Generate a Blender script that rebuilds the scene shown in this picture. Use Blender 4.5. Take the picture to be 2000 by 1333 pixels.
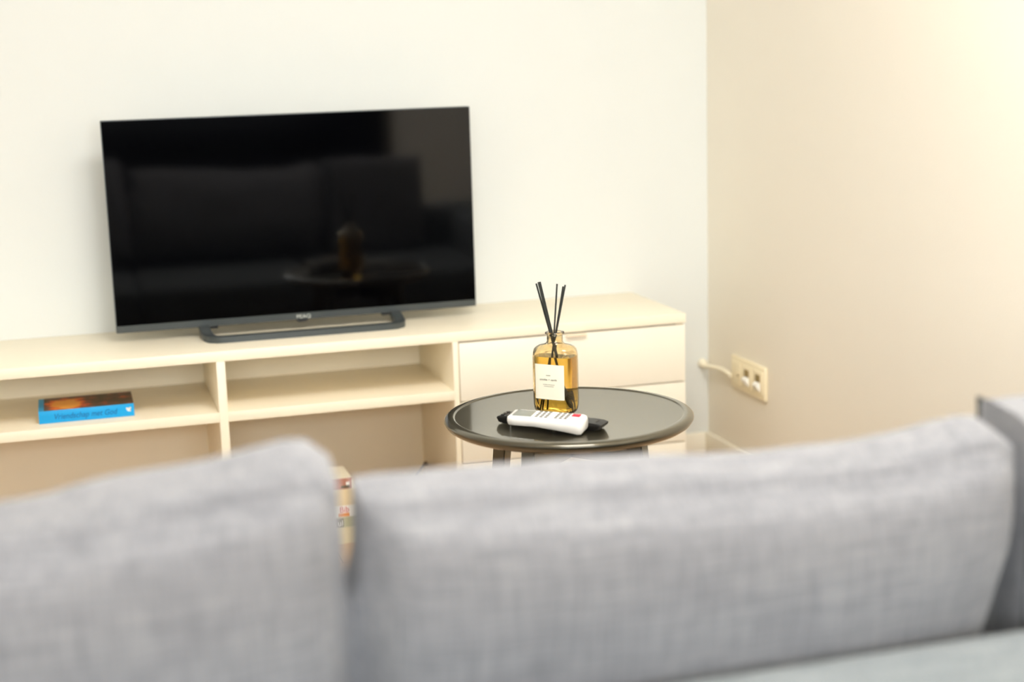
import bpy, bmesh, math, random
from mathutils import Vector, Matrix, noise

random.seed(7)
for o in list(bpy.data.objects):
    bpy.data.objects.remove(o)
sc = bpy.context.scene
C = sc.collection

# ------------------------------------------------------------------ camera
def cam_axes(yaw, pitch, roll):
    y, p, r = map(math.radians, (yaw, pitch, roll))
    fw = Vector((math.sin(y)*math.cos(p), math.cos(y)*math.cos(p), -math.sin(p)))
    rt = Vector((math.cos(y), -math.sin(y), 0)); up = rt.cross(fw)
    return rt*math.cos(r)+up*math.sin(r), -rt*math.sin(r)+up*math.cos(r), fw
CAM = Vector((0, 0, 1.24))
r_, u_, f_ = cam_axes(16.285, 10.834, -1.691)
cd = bpy.data.cameras.new('camera'); cam = bpy.data.objects.new('camera', cd); C.objects.link(cam)
cam.matrix_world = Matrix((( r_.x, u_.x, -f_.x, CAM.x), (r_.y, u_.y, -f_.y, CAM.y), (r_.z, u_.z, -f_.z, CAM.z), (0, 0, 0, 1)))
cd.sensor_width = 36; cd.lens = 54; cd.clip_start = .05
cd.dof.use_dof = True; cd.dof.focus_distance = 3.25; cd.dof.aperture_fstop = 1.8
sc.camera = cam

# ------------------------------------------------------------------ light and exposure
w = bpy.data.worlds.new('world'); sc.world = w; w.use_nodes = True
bg = w.node_tree.nodes['Background']; bg.inputs[0].default_value = (.94, .98, 1.0, 1); bg.inputs[1].default_value = 11.6
def area(name, loc, rot, sx, sy, energy, col, portal=False):
    l = bpy.data.lights.new(name, 'AREA'); l.shape = 'RECTANGLE'; l.size = sx; l.size_y = sy
    l.energy = energy; l.color = col; l.cycles.is_portal = portal
    o = bpy.data.objects.new(name, l); C.objects.link(o); o.location = loc; o.rotation_euler = rot; return o
WX0, WX1, WZ0, WZ1, WY = -1.6, 1.7, 1.0, 2.42, -2.2
area('window_daylight', ((WX0+WX1)/2, WY-.03, (WZ0+WZ1)/2), (math.radians(90), 0, 0), WX1-WX0, WZ1-WZ0, 1, (1, 1, 1), True)
vs = sc.view_settings
vs.view_transform = 'Standard'; vs.look = 'None'; vs.gamma = 1; vs.use_curve_mapping = False; vs.exposure = 0.22
sc.cycles.max_bounces = 14; sc.cycles.diffuse_bounces = 7; sc.cycles.transmission_bounces = 14; sc.cycles.glossy_bounces = 6
sc.cycles.sample_clamp_indirect = 8

# ------------------------------------------------------------------ materials
def lin(c):
    return tuple(((v/255+.055)/1.055)**2.4 if v/255 > .04045 else v/255/12.92 for v in c) + (1,)
def mat(name, col, rough=.5, metal=0, spec=.5, vary=.03, vscale=9, bump=0, bscale=60, coat=0, alpha=None):
    m = bpy.data.materials.new(name); m.use_nodes = True; n = m.node_tree.nodes; L = m.node_tree.links
    b = n['Principled BSDF']; b.inputs['Roughness'].default_value = rough; b.inputs['Metallic'].default_value = metal
    b.inputs['Specular IOR Level'].default_value = spec; b.inputs['Coat Weight'].default_value = coat
    tc = n.new('ShaderNodeTexCoord'); nz = n.new('ShaderNodeTexNoise'); nz.inputs['Scale'].default_value = vscale; nz.inputs['Detail'].default_value = 4
    L.new(tc.outputs['Object'], nz.inputs['Vector'])
    mx = n.new('ShaderNodeMix'); mx.data_type = 'RGBA'; c = lin(col)
    mx.inputs[6].default_value = tuple(min(1, v*(1-vary)) for v in c[:3])+(1,); mx.inputs[7].default_value = tuple(min(1, v*(1+vary)) for v in c[:3])+(1,)
    L.new(nz.outputs['Fac'], mx.inputs[0]); L.new(mx.outputs[2], b.inputs['Base Color'])
    if bump:
        n2 = n.new('ShaderNodeTexNoise'); n2.inputs['Scale'].default_value = bscale; n2.inputs['Detail'].default_value = 5
        bp = n.new('ShaderNodeBump'); bp.inputs['Strength'].default_value = bump; bp.inputs['Distance'].default_value = .002
        L.new(tc.outputs['Object'], n2.inputs['Vector']); L.new(n2.outputs['Fac'], bp.inputs['Height']); L.new(bp.outputs[0], b.inputs['Normal'])
    return m
def fabric(name, c1, c2, c3):
    m = bpy.data.materials.new(name); m.use_nodes = True; n = m.node_tree.nodes; L = m.node_tree.links
    b = n['Principled BSDF']; b.inputs['Roughness'].default_value = .95; b.inputs['Specular IOR Level'].default_value = .15
    b.inputs['Sheen Weight'].default_value = .25; b.inputs['Sheen Roughness'].default_value = .5
    tc = n.new('ShaderNodeTexCoord')
    outs = []
    for sx, sz, s in ((14, 260, 1), (260, 14, 1), (6, 6, 2)):
        mp = n.new('ShaderNodeMapping'); mp.inputs['Scale'].default_value = (sx, 60 if s == 1 else 6, sz)
        nz = n.new('ShaderNodeTexNoise'); nz.inputs['Scale'].default_value = 1; nz.inputs['Detail'].default_value = 3
        L.new(tc.outputs['Object'], mp.inputs[0]); L.new(mp.outputs[0], nz.inputs['Vector']); outs.append(nz.outputs['Fac'])
    ad = n.new('ShaderNodeMath'); ad.operation = 'ADD'; L.new(outs[0], ad.inputs[0]); L.new(outs[1], ad.inputs[1])
    a2 = n.new('ShaderNodeMath'); a2.operation = 'MULTIPLY_ADD'; L.new(outs[2], a2.inputs[0]); a2.inputs[1].default_value = .35; L.new(ad.outputs[0], a2.inputs[2])
    cr = n.new('ShaderNodeValToRGB'); e = cr.color_ramp.elements
    mr = n.new('ShaderNodeMapRange'); mr.inputs[1].default_value = .85; mr.inputs[2].default_value = 1.5; L.new(a2.outputs[0], mr.inputs[0])
    e[0].position = 0; e[0].color = lin(c1); e[1].position = 1; e[1].color = lin(c3); k = e.new(.5); k.color = lin(c2)
    L.new(mr.outputs[0], cr.inputs[0]); L.new(cr.outputs[0], b.inputs['Base Color'])
    bp = n.new('ShaderNodeBump'); bp.inputs['Strength'].default_value = .4; bp.inputs['Distance'].default_value = .001
    L.new(ad.outputs[0], bp.inputs['Height']); L.new(bp.outputs[0], b.inputs['Normal'])
    return m
def glass(name, col, ior, rough=0.0):
    m = bpy.data.materials.new(name); m.use_nodes = True; n = m.node_tree.nodes; L = m.node_tree.links
    b = n['Principled BSDF']; b.inputs['Base Color'].default_value = col+(1,); b.inputs['Transmission Weight'].default_value = 1
    b.inputs['IOR'].default_value = ior; b.inputs['Roughness'].default_value = rough
    return m
def wood_floor():
    m = bpy.data.materials.new('oak_floor'); m.use_nodes = True; n = m.node_tree.nodes; L = m.node_tree.links
    b = n['Principled BSDF']; b.inputs['Roughness'].default_value = .45
    tc = n.new('ShaderNodeTexCoord'); br = n.new('ShaderNodeTexBrick'); br.inputs['Scale'].default_value = 1
    br.inputs['Brick Width'].default_value = 1.2; br.inputs['Row Height'].default_value = .18; br.inputs['Mortar Size'].default_value = .0015
    br.inputs['Color1'].default_value = lin((200, 170, 138)); br.inputs['Color2'].default_value = lin((186, 156, 122)); br.inputs['Mortar'].default_value = lin((120, 92, 66))
    L.new(tc.outputs['Object'], br.inputs['Vector'])
    mp = n.new('ShaderNodeMapping'); mp.inputs['Scale'].default_value = (2, 40, 1); nz = n.new('ShaderNodeTexNoise'); nz.inputs['Detail'].default_value = 6
    L.new(tc.outputs['Object'], mp.inputs[0]); L.new(mp.outputs[0], nz.inputs['Vector'])
    mx = n.new('ShaderNodeMix'); mx.data_type = 'RGBA'; mx.blend_type = 'MULTIPLY'; mx.inputs[0].default_value = .35
    cr = n.new('ShaderNodeValToRGB'); cr.color_ramp.elements[0].color = (.5, .45, .4, 1); L.new(nz.outputs['Fac'], cr.inputs[0])
    L.new(br.outputs['Color'], mx.inputs[6]); L.new(cr.outputs[0], mx.inputs[7]); L.new(mx.outputs[2], b.inputs['Base Color'])
    return m
def cover_art():
    m = bpy.data.materials.new('painted_cover'); m.use_nodes = True; n = m.node_tree.nodes; L = m.node_tree.links
    b = n['Principled BSDF']; b.inputs['Roughness'].default_value = .35
    tc = n.new('ShaderNodeTexCoord'); mp = n.new('ShaderNodeMapping'); mp.inputs['Location'].default_value = (.75, .15, 0); mp.inputs['Scale'].default_value = (16, 13, 1)
    gr = n.new('ShaderNodeTexGradient'); gr.gradient_type = 'SPHERICAL'; L.new(tc.outputs['Object'], mp.inputs[0]); L.new(mp.outputs[0], gr.inputs[0])
    nz = n.new('ShaderNodeTexNoise'); nz.inputs['Scale'].default_value = 38; nz.inputs['Detail'].default_value = 5; L.new(tc.outputs['Object'], nz.inputs['Vector'])
    ma = n.new('ShaderNodeMath'); ma.operation = 'MULTIPLY_ADD'; L.new(nz.outputs['Fac'], ma.inputs[0]); ma.inputs[1].default_value = 1.1; L.new(gr.outputs['Fac'], ma.inputs[2])
    cr = n.new('ShaderNodeValToRGB'); e = cr.color_ramp.elements
    e[0].position = .45; e[0].color = lin((58, 50, 46)); e[1].position = 1.0; e[1].color = lin((250, 176, 70))
    for p, c in ((.62, (96, 66, 58)), (.74, (190, 82, 44)), (.88, (238, 118, 48))):
        k = e.new(p); k.color = lin(c)
    L.new(ma.outputs[0], cr.inputs[0]); L.new(cr.outputs[0], b.inputs['Base Color'])
    return m
M = {
 'wall': mat('cream_wall_paint', (219, 221, 217), .9, spec=.2, vary=.01, bump=.08, bscale=220),
 'wall_r': mat('warm_cream_wall_paint', (236, 230, 217), .9, spec=.2, vary=.01, bump=.08, bscale=220),
 'navy': mat('dark_navy_paint', (22, 26, 34), .9, spec=.1),
 'ceiling': mat('white_ceiling_paint', (243, 242, 238), .9, spec=.2, vary=.01),
 'trim': mat('white_trim_paint', (246, 241, 226), .45, vary=.01),
 'floor': wood_floor(),
 'cab': mat('cream_laminate', (247, 238, 216), .38, vary=.012, vscale=30),
 'cabfront': mat('cream_drawer_laminate', (244, 238, 222), .38, vary=.01, vscale=30),
 'handle': mat('cream_handle', (238, 222, 196), .35),
 'gap': mat('painted_shadow_rail', (52, 52, 42), .6),
 'screen': mat('glossy_black_screen', (1, 1, 2), .06, spec=.4, vary=0),
 'bezel': mat('dark_grey_bezel_plastic', (66, 72, 74), .42, vary=.02),
 'stand': mat('dark_grey_stand_plastic', (62, 68, 69), .4, vary=.02),
 'tvback': mat('black_plastic_back', (20, 20, 22), .6),
 'logo': mat('silver_logo', (205, 208, 200), .4),
 'black': mat('black_lacquer', (38, 37, 32), .3, spec=1.0, vary=.02, coat=1.0),
 'blackp': mat('black_remote_plastic', (20, 19, 18), .35),
 'btnk': mat('dark_grey_rubber', (70, 64, 56), .6),
 'btnk2': mat('black_rubber_buttons', (12, 12, 12), .5),
 'whitep': mat('white_remote_plastic', (246, 243, 238), .3, vary=.005),
 'lcd': mat('grey_display', (132, 134, 126), .25),
 'btng': mat('grey_rubber_buttons', (118, 116, 110), .6),
 'btnr': mat('red_rubber_button', (215, 48, 66), .5),
 'clearp': glass('clear_plastic', (.95, .95, .95), 1.45, .1),
 'glass': glass('amber_glass', (1, .88, .64), 1.48),
 'liquid': glass('golden_oil', (1, .80, .24), 1.38),
 'reed': mat('black_reed', (38, 40, 36), .7),
 'label': mat('cream_paper_label', (247, 241, 220), .7, vary=.01),
 'ink': mat('grey_ink', (92, 86, 72), .8),
 'blue': mat('bright_blue_cover', (0, 160, 226), .4, vary=.02),
 'blueink': mat('dark_blue_ink', (0, 84, 150), .6),
 'paper': mat('book_pages', (226, 214, 186), .9, vary=.05, vscale=200),
 'art': cover_art(),
 'white': mat('white_print', (245, 245, 240), .6),
 'socket': mat('cream_socket_plastic', (244, 232, 200), .4, vary=.01),
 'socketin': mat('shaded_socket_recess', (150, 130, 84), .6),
 'cable': mat('white_cable', (246, 238, 216), .5),
 'kcable': mat('black_cable', (40, 36, 30), .5),
 'fab': fabric('grey_linen', (114, 115, 119), (130, 130, 134), (145, 145, 147)),
 'fabd': fabric('grey_linen_frame', (98, 106, 110), (114, 120, 123), (128, 134, 135)),
 'pipe': mat('dark_grey_piping', (58, 62, 62), .9),
 'cream': mat('cream_spine', (226, 208, 168), .7, vary=.04),
 'cream2': mat('pale_cream_spine', (222, 212, 174), .7, vary=.04),
 'redp': mat('red_print', (196, 44, 50), .6), 'orange': mat('orange_print', (226, 142, 48), .6),
 'sage': mat('sage_spine', (176, 176, 140), .7), 'moss': mat('dark_moss_print', (84, 82, 52), .7),
 'rose': mat('rose_patterned_spine', (176, 120, 100), .7, vary=.5, vscale=60),
 'ivory': mat('ivory_cover', (236, 230, 208), .6),
 'panelw': mat('white_panel_enamel', (240, 238, 230), .4),
}
M['black'].node_tree.nodes['Principled BSDF'].inputs['Specular Tint'].default_value = (1, .93, .76, 1)
M['black'].node_tree.nodes['Principled BSDF'].inputs['Coat Tint'].default_value = (1, .95, .82, 1)
em = bpy.data.materials.new('fill_panel_diffuser'); em.use_nodes = True  # glow of the added ceiling panel
em.node_tree.nodes['Principled BSDF'].inputs['Emission Color'].default_value = (1, .98, .945, 1); em.node_tree.nodes['Principled BSDF'].inputs['Emission Strength'].default_value = 20
M['fillglow'] = em

# ------------------------------------------------------------------ helpers
def finish(bm, name, m, parent=None, smooth=True, angle=35):
    me = bpy.data.meshes.new(name)
    bmesh.ops.recalc_face_normals(bm, faces=bm.faces[:]); bm.to_mesh(me); bm.free()
    me.materials.append(m)
    if smooth:
        me.polygons.foreach_set('use_smooth', [True]*len(me.polygons)); me.set_sharp_from_angle(angle=math.radians(angle))
    o = bpy.data.objects.new(name, me); C.objects.link(o)
    if parent: o.parent = parent
    return o
def thing(name, label, cat, loc, rotz=0, group=None):
    o = bpy.data.objects.new(name, None); C.objects.link(o); o.location = loc; o.rotation_euler = (0, 0, rotz); o.empty_display_size = .05
    o['label'] = label; o['category'] = cat
    if group: o['group'] = group
    return o
def tag(o, label, cat, group=None):
    o['label'] = label; o['category'] = cat
    if group: o['group'] = group
    return o
def struct(o): o['kind'] = 'structure'; return o
def box(bm, x0, x1, y0, y1, z0, z1, bev=0, seg=2, mtx=None):
    r = bmesh.ops.create_cube(bm, size=1); vs_ = r['verts']
    bmesh.ops.scale(bm, verts=vs_, vec=(x1-x0, y1-y0, z1-z0)); bmesh.ops.translate(bm, verts=vs_, vec=((x0+x1)/2, (y0+y1)/2, (z0+z1)/2))
    if mtx: bmesh.ops.transform(bm, matrix=mtx, verts=vs_)
    if bev:
        es = list({e for v in vs_ for e in v.link_edges})
        bmesh.ops.bevel(bm, geom=es, offset=bev, segments=seg, profile=.5, affect='EDGES')
    return bm
def B(*a, **k):
    return box(bmesh.new(), *a, **k)
def rings(bm, R, close_top=True, close_bot=True, loop=False):
    vv = [[bm.verts.new(p) for p in ring] for ring in R]; n = len(vv[0])
    for i in range(len(vv)-(0 if loop else 1)):
        a, b = vv[i], vv[(i+1) % len(vv)]
        for j in range(n): bm.faces.new((a[j], a[(j+1) % n], b[(j+1) % n], b[j]))
    if not loop:
        if close_bot: bm.faces.new(vv[0][::-1])
        if close_top: bm.faces.new(vv[-1])
    return bm
def lathe(bm, prof, n=64, cx=0, cy=0):
    return rings(bm, [[(cx+r*math.cos(2*math.pi*j/n), cy+r*math.sin(2*math.pi*j/n), z) for j in range(n)] for r, z in prof])
def sweep(bm, pts, w, h=None, n=None, up=Vector((0, 0, 1))):
    """tube (n given, radius w) or flat bar (w by h) along a path"""
    pts = [Vector(p) for p in pts]; R = []
    for i, p in enumerate(pts):
        t = (pts[min(i+1, len(pts)-1)]-pts[max(i-1, 0)]).normalized()
        s = t.cross(up)
        s = s.normalized() if s.length > 1e-4 else Vector((1, 0, 0)); u = s.cross(t).normalized()
        if n: R.append([p+s*w*math.cos(2*math.pi*j/n)+u*w*math.sin(2*math.pi*j/n) for j in range(n)])
        else: R.append([p+s*a*w/2+u*b*h/2 for a, b in ((-1, -1), (1, -1), (1, 1), (-1, 1))])
    return rings(bm, R)
def spline(pts, k=8):
    P = [Vector(p) for p in pts]; P = [P[0]*2-P[1]]+P+[P[-1]*2-P[-2]]; out = []
    for i in range(1, len(P)-2):
        for j in range(k):
            t = j/k; a, b, c, d = P[i-1], P[i], P[i+1], P[i+2]
            out.append(.5*((2*b)+(c-a)*t+(2*a-5*b+4*c-d)*t*t+(3*b-a-3*c+d)*t**3))
    return out+[P[-2]]
def text(body, size, loc, rot, m, parent, name='lettering', shear=0, depth=.0002, align='CENTER', sx=1):
    cu = bpy.data.curves.new(name, 'FONT'); cu.body = body; cu.size = size; cu.shear = shear; cu.extrude = depth; cu.align_x = align; cu.align_y = 'CENTER'
    t = bpy.data.objects.new(name+'_curve', cu); C.objects.link(t)
    bpy.context.view_layer.update()
    me = bpy.data.meshes.new_from_object(t.evaluated_get(bpy.context.evaluated_depsgraph_get()))
    bpy.data.objects.remove(t)
    me.materials.clear(); me.materials.append(m)
    o = bpy.data.objects.new(name, me); C.objects.link(o); o.parent = parent; o.location = loc; o.rotation_euler = rot; o.scale = (sx, 1, 1)
    return o
PI = math.pi

# ------------------------------------------------------------------ the room
XR, YB, XL, ZC = 1.834, 4.18, -2.7, 2.55
struct(finish(B(XL-.1, XR+.1, WY-.25, YB+.1, -.06, 0), 'floor', M['floor'], smooth=False))
struct(finish(B(XL-.1, XR+.1, WY-.25, YB+.1, ZC, ZC+.06), 'ceiling', M['ceiling'], smooth=False))
struct(finish(B(XL-.1, XR+.1, YB, YB+.1, 0, ZC), 'wall_back', M['wall'], smooth=False))
struct(finish(B(XR, XR+.1, WY-.25, YB, 0, ZC), 'wall_right', M['wall_r'], smooth=False))
struct(finish(B(XL-.1, XL, WY-.25, YB, 0, ZC), 'wall_left', M['wall'], smooth=False))
bm = bmesh.new()
box(bm, XL, WX0, WY-.12, WY, WZ0, ZC); box(bm, WX1, XR, WY-.12, WY, WZ0, ZC); box(bm, WX0, WX1, WY-.12, WY, WZ1, ZC)
struct(finish(bm, 'wall_front', M['wall'], smooth=False))
struct(finish(B(XL, XR, WY-.12, WY, 0, WZ0), 'wall_front_lower', M['navy'], smooth=False))
bm = bmesh.new()
for x in (WX0, WX0+1.08, WX0+2.16, WX1-.05): box(bm, x, x+.05, WY-.1, WY-.05, WZ0, WZ1)
box(bm, WX0, WX1, WY-.1, WY-.05, WZ0, WZ0+.05); box(bm, WX0, WX1, WY-.1, WY-.05, WZ1-.05, WZ1)
struct(finish(bm, 'window_1', M['trim'], smooth=False))
def baseboard(name, x0, x1, y0, y1):
    struct(finish(B(x0, x1, y0, y1, 0, .078, bev=.004), name, M['trim']))
baseboard('baseboard_back', 1.60, XR-.014, YB-.014, YB)
baseboard('baseboard_right', XR-.014, XR, WY, YB)

# ------------------------------------------------------------------ tv bench
CX0, CX1, CY0, CY1, CT = -.62, 1.592, 3.775, 4.18, .523
cb = thing('tv_bench', 'long cream tv bench with open shelves and drawers along the wall', 'tv bench', (0, CY0, 0))
def cpart(name, x0, x1, y0, y1, z0, z1, m, bev=.0012, parent=cb):
    return finish(B(x0, x1, y0-CY0, y1-CY0, z0, z1, bev=bev), name, m, parent)
cpart('top_board', CX0, CX1, CY0, CY1-.001, .497, CT, M['cab'])
cpart('side_panel', CX0, CX0+.02, CY0+.002, CY1-.012, 0, .497, M['cab'])
cpart('side_panel', CX1-.018, CX1-.001, CY0+.020, CY1-.012, 0, .497, M['cab'])
cpart('divider', .340, .362, CY0, CY1-.012, 0, .497, M['cab'])
cpart('divider', .943, .9575, CY0, CY1-.012, 0, .497, M['cab'])
cpart('shelf', CX0+.02, .340, CY0+.001, CY1-.012, .343, .368, M['cab'])
cpart('shelf', .362, .943, CY0+.001, CY1-.012, .343, .368, M['cab'])
cpart('back_panel', CX0, CX1-.001, CY1-.012, CY1-.002, 0, .497, M['cab'], bev=0)
cpart('shade_rail', .9575, CX1-.018, CY0+.03, CY0+.05, .47, .497, M['gap'], bev=0)  # coloured dark to paint the shade in the gap above the drawers
for z0, z1 in ((.338, .4925), (.170, .3345), (.01, .1665)):
    d = cpart('drawer', .960, CX1-.002, CY0+.001, CY0+.019, z0, z1, M['cabfront'])
    hx = 1.278
    finish(B(hx-.028, hx+.028, -.012, .002, z1-.006, z1-.001, bev=.001), 'handle', M['handle'], d)

# ------------------------------------------------------------------ television
tx, ty = .5925, 4.0
tv = thing('television', 'black flat television with dark screen standing on the cream tv bench', 'television', (tx, ty, CT))
x0, x1, z0, z1 = .115-tx, 1.070-tx, .548-CT, 1.0885-CT
bm = B(x0, x1, 0, .03, z0, z1, bev=.002)
fr = finish(bm, 'frame', M['bezel'], tv)
finish(B(x0+.0022, x1-.0022, -.0012, .004, z0+.019, z1-.0022), 'screen', M['screen'], tv, smooth=False)
finish(B(x0+.12, x1-.12, .029, .062, z0+.01, z0+.30, bev=.012), 'rear_housing', M['tvback'], tv)
bm = bmesh.new()
prof = [(-.018, .002), (.018, .002), (.014, -.003), (.008, -.0055), (-.008, -.0055), (-.014, -.003)]
rings(bm, [[(px, y, z0+pz) for px, pz in prof] for y in (-.0012, .022)])
finish(bm, 'sensor_bump', M['tvback'], tv)
text('PEAQ', .0135, (.004, -.0016, z0+.0085), (PI/2, 0, 0), M['logo'], tv, 'logo', sx=1.15)
st = bpy.data.objects.new('stand', None)
# stand: front bar that turns back at both ends and climbs to the set
bm = bmesh.new()
L_, R_x, yf = .343-tx, .838-tx, -.106
path = [(L_-.006, .012, .030), (L_-.006, .000, .022), (L_-.006, -.018, .0155), (L_-.005, -.045, .011), (L_-.003, -.072, .0085), (L_+.004, -.092, .0080), (L_+.018, yf+.003, .008), (L_+.035, yf, .008)]
path2 = [(-p[0]+(L_+R_x), p[1], p[2]) for p in path[::-1]]
sweep(bm, path+path2, .027, .0155)
finish(bm, 'stand', M['stand'], tv, angle=50)
finish(B(L_-.02, L_+.03, .002, .026, .018, .034, bev=.003), 'stand_bracket', M['tvback'], tv)
finish(B(R_x-.03, R_x+.02, .002, .026, .018, .034, bev=.003), 'stand_bracket', M['tvback'], tv)

# ------------------------------------------------------------------ book on the shelf
bk = thing('book', 'thick bright blue paperback with fiery painted cover on the upper shelf', 'book', (.0245, 3.905, .3683), math.radians(0.0))
bw, bd, bt = .1135, .073, .031
finish(B(-bw, bw, -bd, -bd+.0012, 0, bt, bev=.0004), 'spine', M['blue'], bk)
c_ = finish(B(-bw, bw, -bd+.0012, bd, bt-.0008, bt), 'front_cover', M['blue'], bk, smooth=False)
finish(B(-bw, bw, -bd+.0012, bd, 0, .0008), 'back_cover', M['blue'], bk, smooth=False)
finish(B(-bw+.002, bw-.002, -bd+.0014, bd-.003, .0009, bt-.0009), 'pages', M['paper'], bk, smooth=False)
finish(B(-bw+.013, bw, -bd+.003, bd, bt, bt+.0003), 'cover_picture', M['art'], bk, smooth=False)
text('Vriendschap met God', .0195, (-.004, -bd-.0002, bt*.5-.001), (PI/2, 0, 0), M['blueink'], bk, 'title', shear=.25, sx=.87)
bm = bmesh.new()
for a, b_, r in ((0, 0, .0046), (-.004, .0028, .0026), (.0035, .0032, .0026), (.003, -.0034, .002)):
    bmesh.ops.create_cone(bm, segments=12, radius1=r, radius2=r, depth=.0006, cap_ends=True, matrix=Matrix.Translation((bw-.013+a, -bd-.0002, bt*.55+b_)) @ Matrix.Rotation(PI/2, 4, 'X'))
finish(bm, 'emblem', M['white'], bk, smooth=False)

# ------------------------------------------------------------------ stacked books under the bench
def flat_book(label, z, h, cxx, wd, m, dep=.12, y=3.752, prints=()):
    b = thing('book', label, 'book', (cxx, y, z), 0, 'books stacked on the floor under the tv bench')
    finish(B(-wd/2, wd/2, 0, .0015, 0, h), 'spine', m, b, smooth=False)
    bm = bmesh.new(); box(bm, -wd/2, wd/2, .0015, dep, 0, .0015); box(bm, -wd/2, wd/2, .0015, dep, h-.0015, h)
    finish(bm, 'cover', M['ivory'], b, smooth=False)
    finish(B(-wd/2+.003, wd/2-.003, .0017, dep-.003, .0017, h-.0017), 'pages', M['paper'], b, smooth=False)
    for kind, *a in prints:
        if kind == 'band': finish(B(a[0], a[1], -.0005, .0002, a[2], a[3]), 'printed_band', M[a[4]], b, smooth=False)
        else: text(a[0], a[1], (a[2], -.0008, a[3]), (PI/2, 0, 0), M[a[4]], b, 'lettering')
    return b
flat_book('thick pale cream book at the bottom of the floor stack', 0, .0425, .575, .20, M['cream2'])
flat_book('sage green spined book with dark lettering, second from the stack bottom', .043, .0275, .585, .19, M['sage'], prints=[('band', .022, .047, .002, .024, 'moss'), ('txt', 'ul', .022, .038, .012, 'white')])
flat_book('white book with red Bib lettering in the middle of the stack', .071, .0295, .575, .21, M['white'], prints=[('band', .043, .075, .001, .010, 'orange'), ('txt', 'Bib', .022, .061, .019, 'redp')])
flat_book('thick cream book just above the red lettered one in the stack', .101, .043, .58, .19, M['cream'])
flat_book('thin rose patterned book on top of the floor stack', .1445, .028, .575, .17, M['rose'], prints=[('band', .055, .079, .003, .009, 'moss'), ('band', .069, .079, .010, .018, 'white')])

# thin dark cable drooping at the back of the open bay
kc = finish(sweep(bmesh.new(), spline([(.948, 4.150, .070), (.915, 4.02, .118), (.880, 3.92, .128), (.84, 3.88, .100), (.79, 3.88, .04), (.77, 3.90, .004), (.70, 4.0, .004), (.5, 4.08, .004)]), .003, n=8), 'cable', M['kcable'])
tag(kc, 'thin dark cable arching inside the open lower bay of the bench', 'cable')

# ------------------------------------------------------------------ wall socket and its lead
sk = thing('wall_socket', 'cream triple wall socket plate low on the right wall', 'socket', (XR, 3.882, .304))
finish(B(-.011, 0, -.110, .110, -.047, .047, bev=.0035), 'plate', M['socket'], sk)
for i, yc in enumerate((.071, 0, -.071)):
    md = finish(B(-.0135, -.010, yc-.031, yc+.031, -.032, .032, bev=.0015), 'module', M['socket'], sk)
    if i == 0:
        bm = bmesh.new(); bmesh.ops.create_cone(bm, segments=16, radius1=.0035, radius2=.003, depth=.003, cap_ends=True, matrix=Matrix.Translation((-.0145, yc-.016, -.004)) @ Matrix.Rotation(PI/2, 4, 'Y'))
        finish(bm, 'screw', M['socketin'], md)
    else:
        finish(B(-.0145, -.0125, yc-.014, yc+.014, .002, .022), 'port', M['socketin'], md, smooth=False)
        bm = bmesh.new()
        rings(bm, [[(-.0125, y, .002), (-.0235, y, -.004), (-.0235, y, -.010), (-.0125, y, -.026)] for y in (yc-.014, yc+.014)])
        finish(bm, 'hood', M['white'], md, smooth=False)
cbx = finish(sweep(bmesh.new(), spline([(1.812, 4.178, .292), (1.806, 4.15, .290), (1.812, 4.11, .293), (1.818, 4.06, .296), (1.818, 4.02, .296), (1.8195, 3.984, .290)]), .0065, n=12), 'cable', M['cable'])
tag(cbx, 'thick white cable running from the corner to the wall socket', 'cable')
bm = bmesh.new(); lathe(bm, [(.003, 0), (.012, .002), (.014, .008), (.013, .016), (.008, .022)], 20)
g = finish(bm, 'cable_gland', M['cable'], cbx); g.rotation_euler = (PI/2, 0, 0); g.location = (1.812, 4.179, .292)

# ------------------------------------------------------------------ round side table
TZ = .51
TCX, TCY = .955, 2.876
tb = thing('side_table', 'round black side table with raised rim before the tv bench', 'table', (TCX, TCY, 0), math.atan2(-.315, .949))
Rr = .2525
prof = [(.0, TZ-.024), (Rr-.020, TZ-.024), (Rr-.012, TZ-.0225), (Rr-.004, TZ-.017), (Rr, TZ-.010), (Rr-.0005, TZ-.006), (Rr-.003, TZ-.003), (Rr-.007, TZ-.0012), (Rr-.0185, TZ), (Rr-.0195, TZ-.0003), (Rr-.0205, TZ-.0022), (Rr-.0225, TZ-.0024), (0, TZ-.0024)]
prof[0] = (.001, prof[0][1]); prof[-1] = (.001, prof[-1][1])
finish(lathe(bmesh.new(), prof, 128), 'tabletop', M['black'], tb, angle=60)
TT = TZ-.0024
ang = {'bl': 151.3, 'fl': 241.3, 'fr': 331.3, 'br': 61.3}
for k, a in ang.items():
    a = math.radians(a); c, s = math.cos(a), math.sin(a)
    bm = bmesh.new(); R = []
    for zz, rr, hw in ((TZ-.025, .152, .0150), (.25, .178, .0135), (0, .205, .0115)):
        t = Vector((-s, c, 0)); n_ = Vector((c, s, 0)); ctr = n_*rr
        R.append([tuple(ctr+n_*(p*hw)+t*(q*hw)+Vector((0, 0, zz))) for p, q in ((-1, -1), (1, -1), (1, 1), (-1, 1))])
    rings(bm, R); bmesh.ops.bevel(bm, geom=bm.edges[:], offset=.002, segments=2, affect='EDGES')
    finish(bm, 'leg', M['black'], tb)
for i, a in enumerate((61.3, 151.3)):
    Mx = Matrix.Rotation(math.radians(a), 4, 'Z')
    if i == 0: bm = B(-.14, .14, -.009, .009, TZ-.091, TZ-.025, mtx=Mx)
    else:
        bm = B(-.14, -.0095, -.009, .009, TZ-.091, TZ-.025, mtx=Mx); box(bm, .0095, .14, -.009, .009, TZ-.091, TZ-.025, mtx=Mx)
    finish(bm, 'crossbar', M['black'], tb, smooth=False)

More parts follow.
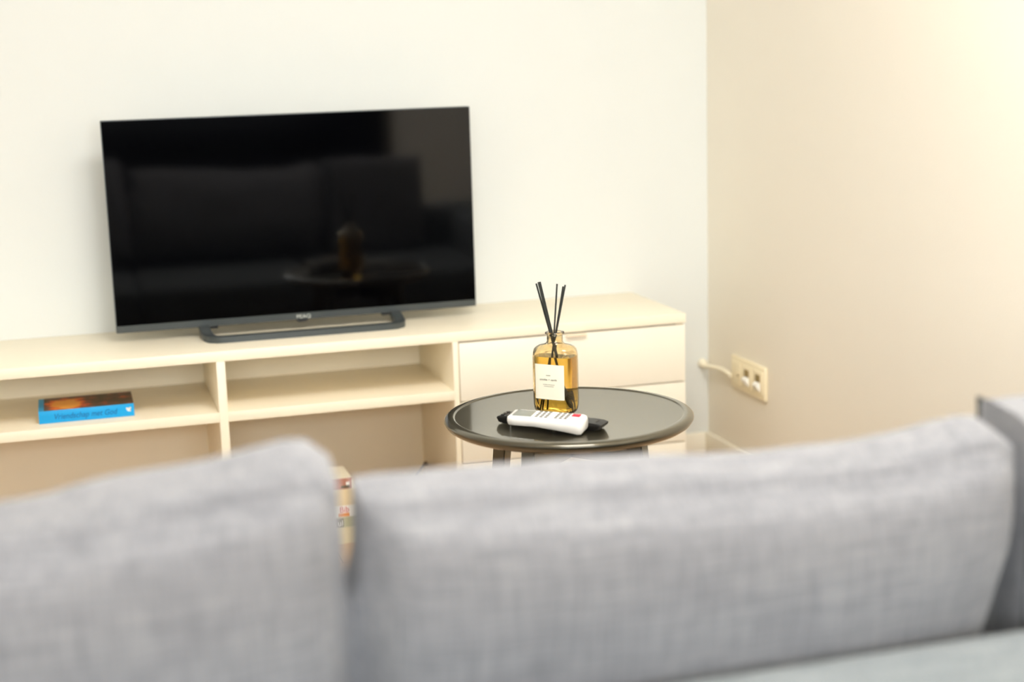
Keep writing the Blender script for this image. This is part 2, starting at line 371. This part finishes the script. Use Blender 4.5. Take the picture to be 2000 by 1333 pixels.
# ------------------------------------------------------------------ reed diffuser
BX, BY = .934, 2.890
TH = math.atan2(-.315, .949)-math.radians(27)
bt_ = thing('reed_diffuser', 'amber glass reed diffuser bottle with cream label on the black table', 'diffuser', (BX, BY, TT), TH)
def sup(a, b, n, t):
    c, s = math.cos(t), math.sin(t)
    return a*math.copysign(abs(c)**(2/n), c), b*math.copysign(abs(s)**(2/n), s)
A0, B0 = .0445, .028
bp = [(0, .70, 4), (.0015, .80, 4), (.005, .885, 4), (.011, .95, 4), (.020, .99, 4), (.032, 1, 4), (.11, 1, 4), (.120, .995, 4), (.128, .97, 4), (.134, .92, 4), (.1385, .83, 3.6), (.1415, .70, 3.2)]
nk = [(.1435, .0215, .0185), (.1455, .0180, .0168), (.149, .0160, .0160), (.160, .0158, .0158), (.1625, .0165, .0165), (.1638, .0188, .0188), (.1660, .0192, .0192), (.1682, .0180, .0180)]
def ring(a, b, n, z, N=64): return [sup(a, b, n, 2*PI*j/N)+(z,) for j in range(N)]
bm = bmesh.new()
out = [ring(A0*s, B0*min(1, s+.06*(s < 1)), n, z) for z, s, n in bp]+[ring(a, b, 2.2, z) for z, a, b in nk]
wt = .0024
inn = [ring(.0135, .0135, 2, .1680), ring(.0132, .0132, 2, .160), ring(.0135, .0135, 2, .149), ring(.0155, .0145, 2.2, .1435)]
inn += [ring(max(.003, A0*s-wt), max(.003, B0*min(1, s+.06*(s < 1))-wt), n, z-.002 if z > .1 else z) for z, s, n in bp[::-1] if z > .008]
inn += [ring(A0*.84, B0*.84, 4, .0065)]
rings(bm, out+inn)
finish(bm, 'bottle', M['glass'], bt_, angle=80)
bm = bmesh.new()
lq = [ring(A0*.82, B0*.82, 4, .0068)]+[ring(A0*s-wt-.0002, B0*min(1, s+.06*(s < 1))-wt-.0002, n, z) for z, s, n in bp if .008 < z < .119]+[ring(A0*.997-wt-.0002, B0-wt-.0002, 4, .1195)]
rings(bm, lq); finish(bm, 'oil', M['liquid'], bt_, angle=80)
# label: a curved paper patch on the front face
bm = bmesh.new(); N = 20; W = .0325
def front_y(x):
    return -B0*(1-min(1, abs(x)/A0)**4)**.25
R = []
for i in range(N+1):
    x = -W+2*W*i/N; y = front_y(x)-.0004
    R.append([(x, y, .034), (x, y-.0003, .034), (x, y-.0003, .1055), (x, y, .1055)])
rings(bm, R); lb = finish(bm, 'label', M['label'], bt_, angle=60)
text('smoke + earth', .0062, (-.002, -B0-.0009, .0745), (PI/2, 0, 0), M['ink'], lb, 'lettering', depth=.0001, sx=1.05)
text('essence', .0032, (-.002, -B0-.0009, .0835), (PI/2, 0, 0), M['ink'], lb, 'lettering', depth=.0001)
text('reed diffuser with natural oils', .0022, (-.001, -B0-.0009, .0645), (PI/2, 0, 0), M['ink'], lb, 'lettering', depth=.0001)
text('and calming wood notes', .0022, (-.001, -B0-.0009, .0610), (PI/2, 0, 0), M['ink'], lb, 'lettering', depth=.0001)
# reeds: straight black sticks, in bottle-local axes (tops given by camera-right offset)
cT, sT = math.cos(-math.radians(-27)), math.sin(-math.radians(-27))
def loc(rx, fy, z):   # camera-right, camera-forward offsets -> bottle axes
    c, s = math.cos(math.radians(27)), math.sin(math.radians(27))
    return Vector((rx*c-fy*s, rx*s+fy*c, z))
for (tx_, tf, tz, bx_, bf) in ((-.0345, .004, .266, .030, -.002), (-.030, -.004, .270, .026, -.006), (-.0268, 0, .270, .028, .004), (.0072, .006, .264, -.014, .006), (.0192, .003, .259, -.026, -.001), (.0235, -.004, .263, -.030, .003)):
    top = loc(tx_, tf, tz); zn = .166; bot0 = loc(bx_, bf, .008)
    f = (zn-.008)/(tz-.008); p = bot0.lerp(top, f)
    r = math.hypot(p.x, p.y); lim = .0100
    d = Vector((p.x, p.y, 0))*(max(0, r-lim)/max(r, 1e-6))
    top2 = top - d*.3; pn = p-d; dirn = (pn-top2)/(tz-zn); bot = pn+dirn*(zn-.009)
    bot.x = max(-A0+.012, min(A0-.012, bot.x)); bot.y = max(-B0+.009, min(B0-.009, bot.y))
    finish(sweep(bmesh.new(), [bot, pn, top2], .0018, n=8, up=Vector((0, 1, 0))), 'reed', M['reed'], bt_)

# ------------------------------------------------------------------ remotes
br = thing('remote_control', 'long black tv remote lying behind the white remote', 'remote control', (.8925, 2.794, TT), math.radians(-42), 'remote controls on the side table')
bm = bmesh.new()
R = []
for x, hw, zt, zb in ((-.1120, .017, .012, .007), (-.108, .020, .0150, .003), (-.095, .0215, .0165, .0005), (0, .0215, .0165, 0), (.09, .0215, .0165, 0), (.104, .021, .0155, .002), (.1125, .019, .013, .009)):
    R.append([(x, -hw*.8, zb), (x, hw*.8, zb), (x, hw, (zt+zb)/2+.002), (x, hw*.94, zt), (x, -hw*.94, zt), (x, -hw, (zt+zb)/2+.002)])
rings(bm, R); finish(bm, 'body', M['blackp'], br, angle=40)
for i in range(15):
    for j in range(3):
        x = -.100+i*.0115
        if i in (6, 10): continue
        finish(B(x-.0035, x+.0035, -.0155+j*.0125, -.0095+j*.0125, .0160, .0182, bev=.0008, seg=1), 'button', M['btnk'] if (i+j) % 3 else M['btnk2'], br, smooth=False)
text('PEAQ', .006, (.098, 0, .0166), (0, 0, PI/2), M['btnk'], br, 'logo')
wr = thing('remote_control', 'white remote with grey display and red button at the front', 'remote control', (.8702, 2.7500, TT), math.radians(-37), 'remote controls on the side table')
TILT = Matrix.Translation((0, 0, .0135)) @ Matrix.Rotation(math.radians(4), 4, 'X') @ Matrix.Rotation(math.radians(1.0), 4, 'Y')
bm = bmesh.new(); R = []
for x, hw, zt, zb in ((-.0755, .021, .017, .004), (-.073, .0235, .0190, .0015), (-.06, .0245, .0198, .001), (-.02, .0245, .0200, .0012), (.015, .0240, .0200, -.002), (.05, .0240, .0200, -.006), (.066, .024, .0195, -.0085), (.073, .0225, .0180, -.008), (.0762, .019, .014, -.003)):
    R.append([(x, -hw*.85, zb), (x, hw*.85, zb), (x, hw, zb+.004), (x, hw, zt-.003), (x, hw*.88, zt), (x, -hw*.88, zt), (x, -hw, zt-.003), (x, -hw, zb+.004)])
rings(bm, R); bmesh.ops.transform(bm, matrix=TILT, verts=bm.verts[:]); finish(bm, 'body', M['whitep'], wr, angle=45)
finish(B(-.066, -.028, -.018, .018, .0196, .0208, bev=.001, mtx=TILT), 'display', M['lcd'], wr)
for i in range(7):
    for j in range(4):
        x = -.018+i*.0098
        if i == 3: continue
        finish(B(x-.0032, x+.0032, -.0175+j*.0102, -.0117+j*.0102, .0195, .0212, bev=.0006, seg=1, mtx=TILT), 'button', M['btng'], wr, smooth=False)
finish(B(.048, .064, .002, .016, .0190, .0216, bev=.001, mtx=TILT), 'button', M['btnr'], wr)['label'] = 'red button'
for x, y, zt in ((-.0705, -.0185, .0135), (.018, -.0185, .0125)):
    finish(lathe(bmesh.new(), [(.0012, 0), (.001, zt)], 10, x, y), 'peg', M['clearp'], wr)

# ------------------------------------------------------------------ sofa
def interp(x, P):
    if x <= P[0][0]: return P[0][1]
    for (a, p), (b, q) in zip(P, P[1:]):
        if x <= b: return p+(q-p)*(x-a)/(b-a)
    return P[-1][1]
def cushion(w, h, t, seed=0, edge=.35, top=None, left=None, right=None, n_cut=30, wr_=.006):
    """top: (x offset, height above centre) of the upper outline; left/right: (height, half width) of the side outlines"""
    bm = bmesh.new(); bmesh.ops.create_cube(bm, size=2)
    bmesh.ops.subdivide_edges(bm, edges=bm.edges[:], cuts=n_cut, use_grid_fill=True)
    for v in bm.verts:
        a, b, c = v.co; fa, fc = 1-abs(a)**6, 1-abs(c)**2.4
        k = edge+(1-edge)*(max(0, fa)**.4)*(max(0, fc)**.5)
        q = abs(b)**5
        ox = a*w/2*(1-.03*q*abs(a)**6); oz = c*h/2*(1-.08*q*abs(c)**4)
        z_ = oz
        if a < 0 and left: ox *= interp(z_, left)/(w/2)
        if a > 0 and right: ox *= interp(z_, right)/(w/2)
        if c > 0 and top: oz *= interp(ox, top)/(h/2)
        y = b*t/2*k
        nz = noise.noise(Vector((ox*7+seed*9, y*7, oz*9)))*wr_+noise.noise(Vector((ox*22+seed*5, y*16, oz*14)))*wr_*.35
        v.co = Vector((ox, y, oz))+Vector((a*.2, b, c*.2)).normalized()*nz
    return bm
SX, SY = .40, 1.85
so = thing('sofa', 'grey linen sofa seen from behind in the foreground', 'sofa', (SX, SY, 0))
def spart(name, x0, x1, y0, y1, z0, z1, bev=.03, m='fabd'):
    return finish(B(x0-SX, x1-SX, y0-SY, y1-SY, z0, z1, bev=bev, seg=4), name, M[m], so, angle=60)
spart('backrest', -.62, 1.80, 1.25, 1.452, .07, .565, .018)
spart('seat_base', -.43, 1.64, 1.452, 2.22, .07, .26, .02)
spart('seat_cushion', -.43, .262, 1.455, 2.24, .262, .40, .03)
spart('seat_cushion', .266, .94, 1.455, 2.24, .262, .40, .03)
spart('seat_cushion', .944, 1.64, 1.455, 2.24, .262, .40, .03)
spart('armrest', 1.642, 1.80, 1.454, 2.24, .07, .55, .03)
spart('armrest', -.62, -.432, 1.454, 2.24, .07, .55, .03)
for x in (-.55, 1.72):
    for y in (1.32, 2.15):
        bm = bmesh.new(); lathe(bm, [(.016, 0), (.022, .075)], 20, x-SX, y-SY); finish(bm, 'leg', M['black'], so)
def place_cushion(label, ctr, w, h, t, rot, seed, pipe=False, **k):
    o = finish(cushion(w, h, t, seed, **k), 'back_cushion', M['fab'], angle=80)
    o.location = ctr; o.rotation_euler = rot
    tag(o, label, 'cushion', 'loose back cushions on the grey sofa')
    if pipe:
        y_, z_ = t*.405, h*.432
        loop = [(-w/2*.96, -y_, -z_), (-w/2*.965, -y_, z_*.96), (-w/2*.96, -y_*.9, z_), (-w/2*.96, y_*.9, z_), (-w/2*.965, y_, z_*.96), (-w/2*.96, y_, -z_)]
        finish(sweep(bmesh.new(), spline(loop, 4), .0035, n=8, up=Vector((1, 0, 0))), 'piping', M['pipe'], o)
    return o
cx_, cz_ = .660, .598
place_cushion('wide grey back cushion right of the gap, along the sofa', (cx_, 1.586, cz_+.006), .78, .38, .225, (math.radians(14), 0, 0), 1,
    top=[(x-cx_, z-cz_) for x, z in ((.265, .785), (.280, .793), (.453, .786), (.603, .777), (.738, .767), (.826, .765), (.893, .765), (.961, .774), (1.01, .787), (1.04, .783), (1.06, .76))],
    left=[(-.19, .402), (.05, .401), (.105, .389), (.19, .387)],
    right=[(-.19, .362), (-.09, .385), (.06, .408), (.15, .407), (.19, .395)])
cx_, cz_ = -.12, .610
place_cushion('puffy grey back cushion left of the gap, with a raised corner', (cx_, 1.589, cz_+.006), .76, .42, .24, (math.radians(14), 0, 0), 4, edge=.42,
    top=[(x-cx_, z-cz_) for x, z in ((-.5, .79), (-.30, .78), (-.081, .795), (-.031, .800), (.02, .812), (.097, .819), (.176, .832), (.215, .839), (.240, .832), (.256, .808), (.27, .77))],
    right=[(-.21, .391), (.04, .390), (.095, .380), (.15, .378), (.21, .373)])
place_cushion('grey back cushion with dark piping at the far right of the sofa', (1.282, 1.555, .602), .42, .39, .17, (math.radians(3), 0, math.radians(-6)), 8, pipe=True, edge=.8)

# ------------------------------------------------------------------ added ceiling panel, an unseen fill light from above
cl = thing('added_ceiling_panel', 'square white ceiling panel added as unseen fill light above the sofa', 'lamp', (.80, 1.80, ZC))
finish(B(-.47, .47, -.47, .47, -.03, 0, bev=.003), 'housing', M['panelw'], cl)
finish(B(-.44, .44, -.44, .44, -.034, -.0295), 'diffuser', M['fillglow'], cl, smooth=False)

# unseen drape added on the right wall to darken the screen reflection
bm = bmesh.new(); N = 90; R = []
for i in range(N+1):
    y = -.58-1.35*i/N; x = XR-.065+.028*math.sin(i*.75)+.008*math.sin(i*1.9+1)
    R.append([(x-.002, y, .02), (x+.002, y, .02), (x+.002, y, 2.38), (x-.002, y, 2.38)])
rings(bm, R)
cu_ = thing('added_curtain', 'dark navy drape added behind the camera to darken the tv reflection', 'added_curtain', (0, 0, 0))
finish(bm, 'drape', M['navy'], cu_, angle=80)
finish(sweep(bmesh.new(), [(XR-.065, -.55, 2.39), (XR-.065, -1.96, 2.39)], .011, n=16), 'rod', M['black'], cu_)
for y in (-.60, -1.92):
    finish(B(XR-.07, XR, y-.008, y+.008, 2.382, 2.398), 'bracket', M['black'], cu_)
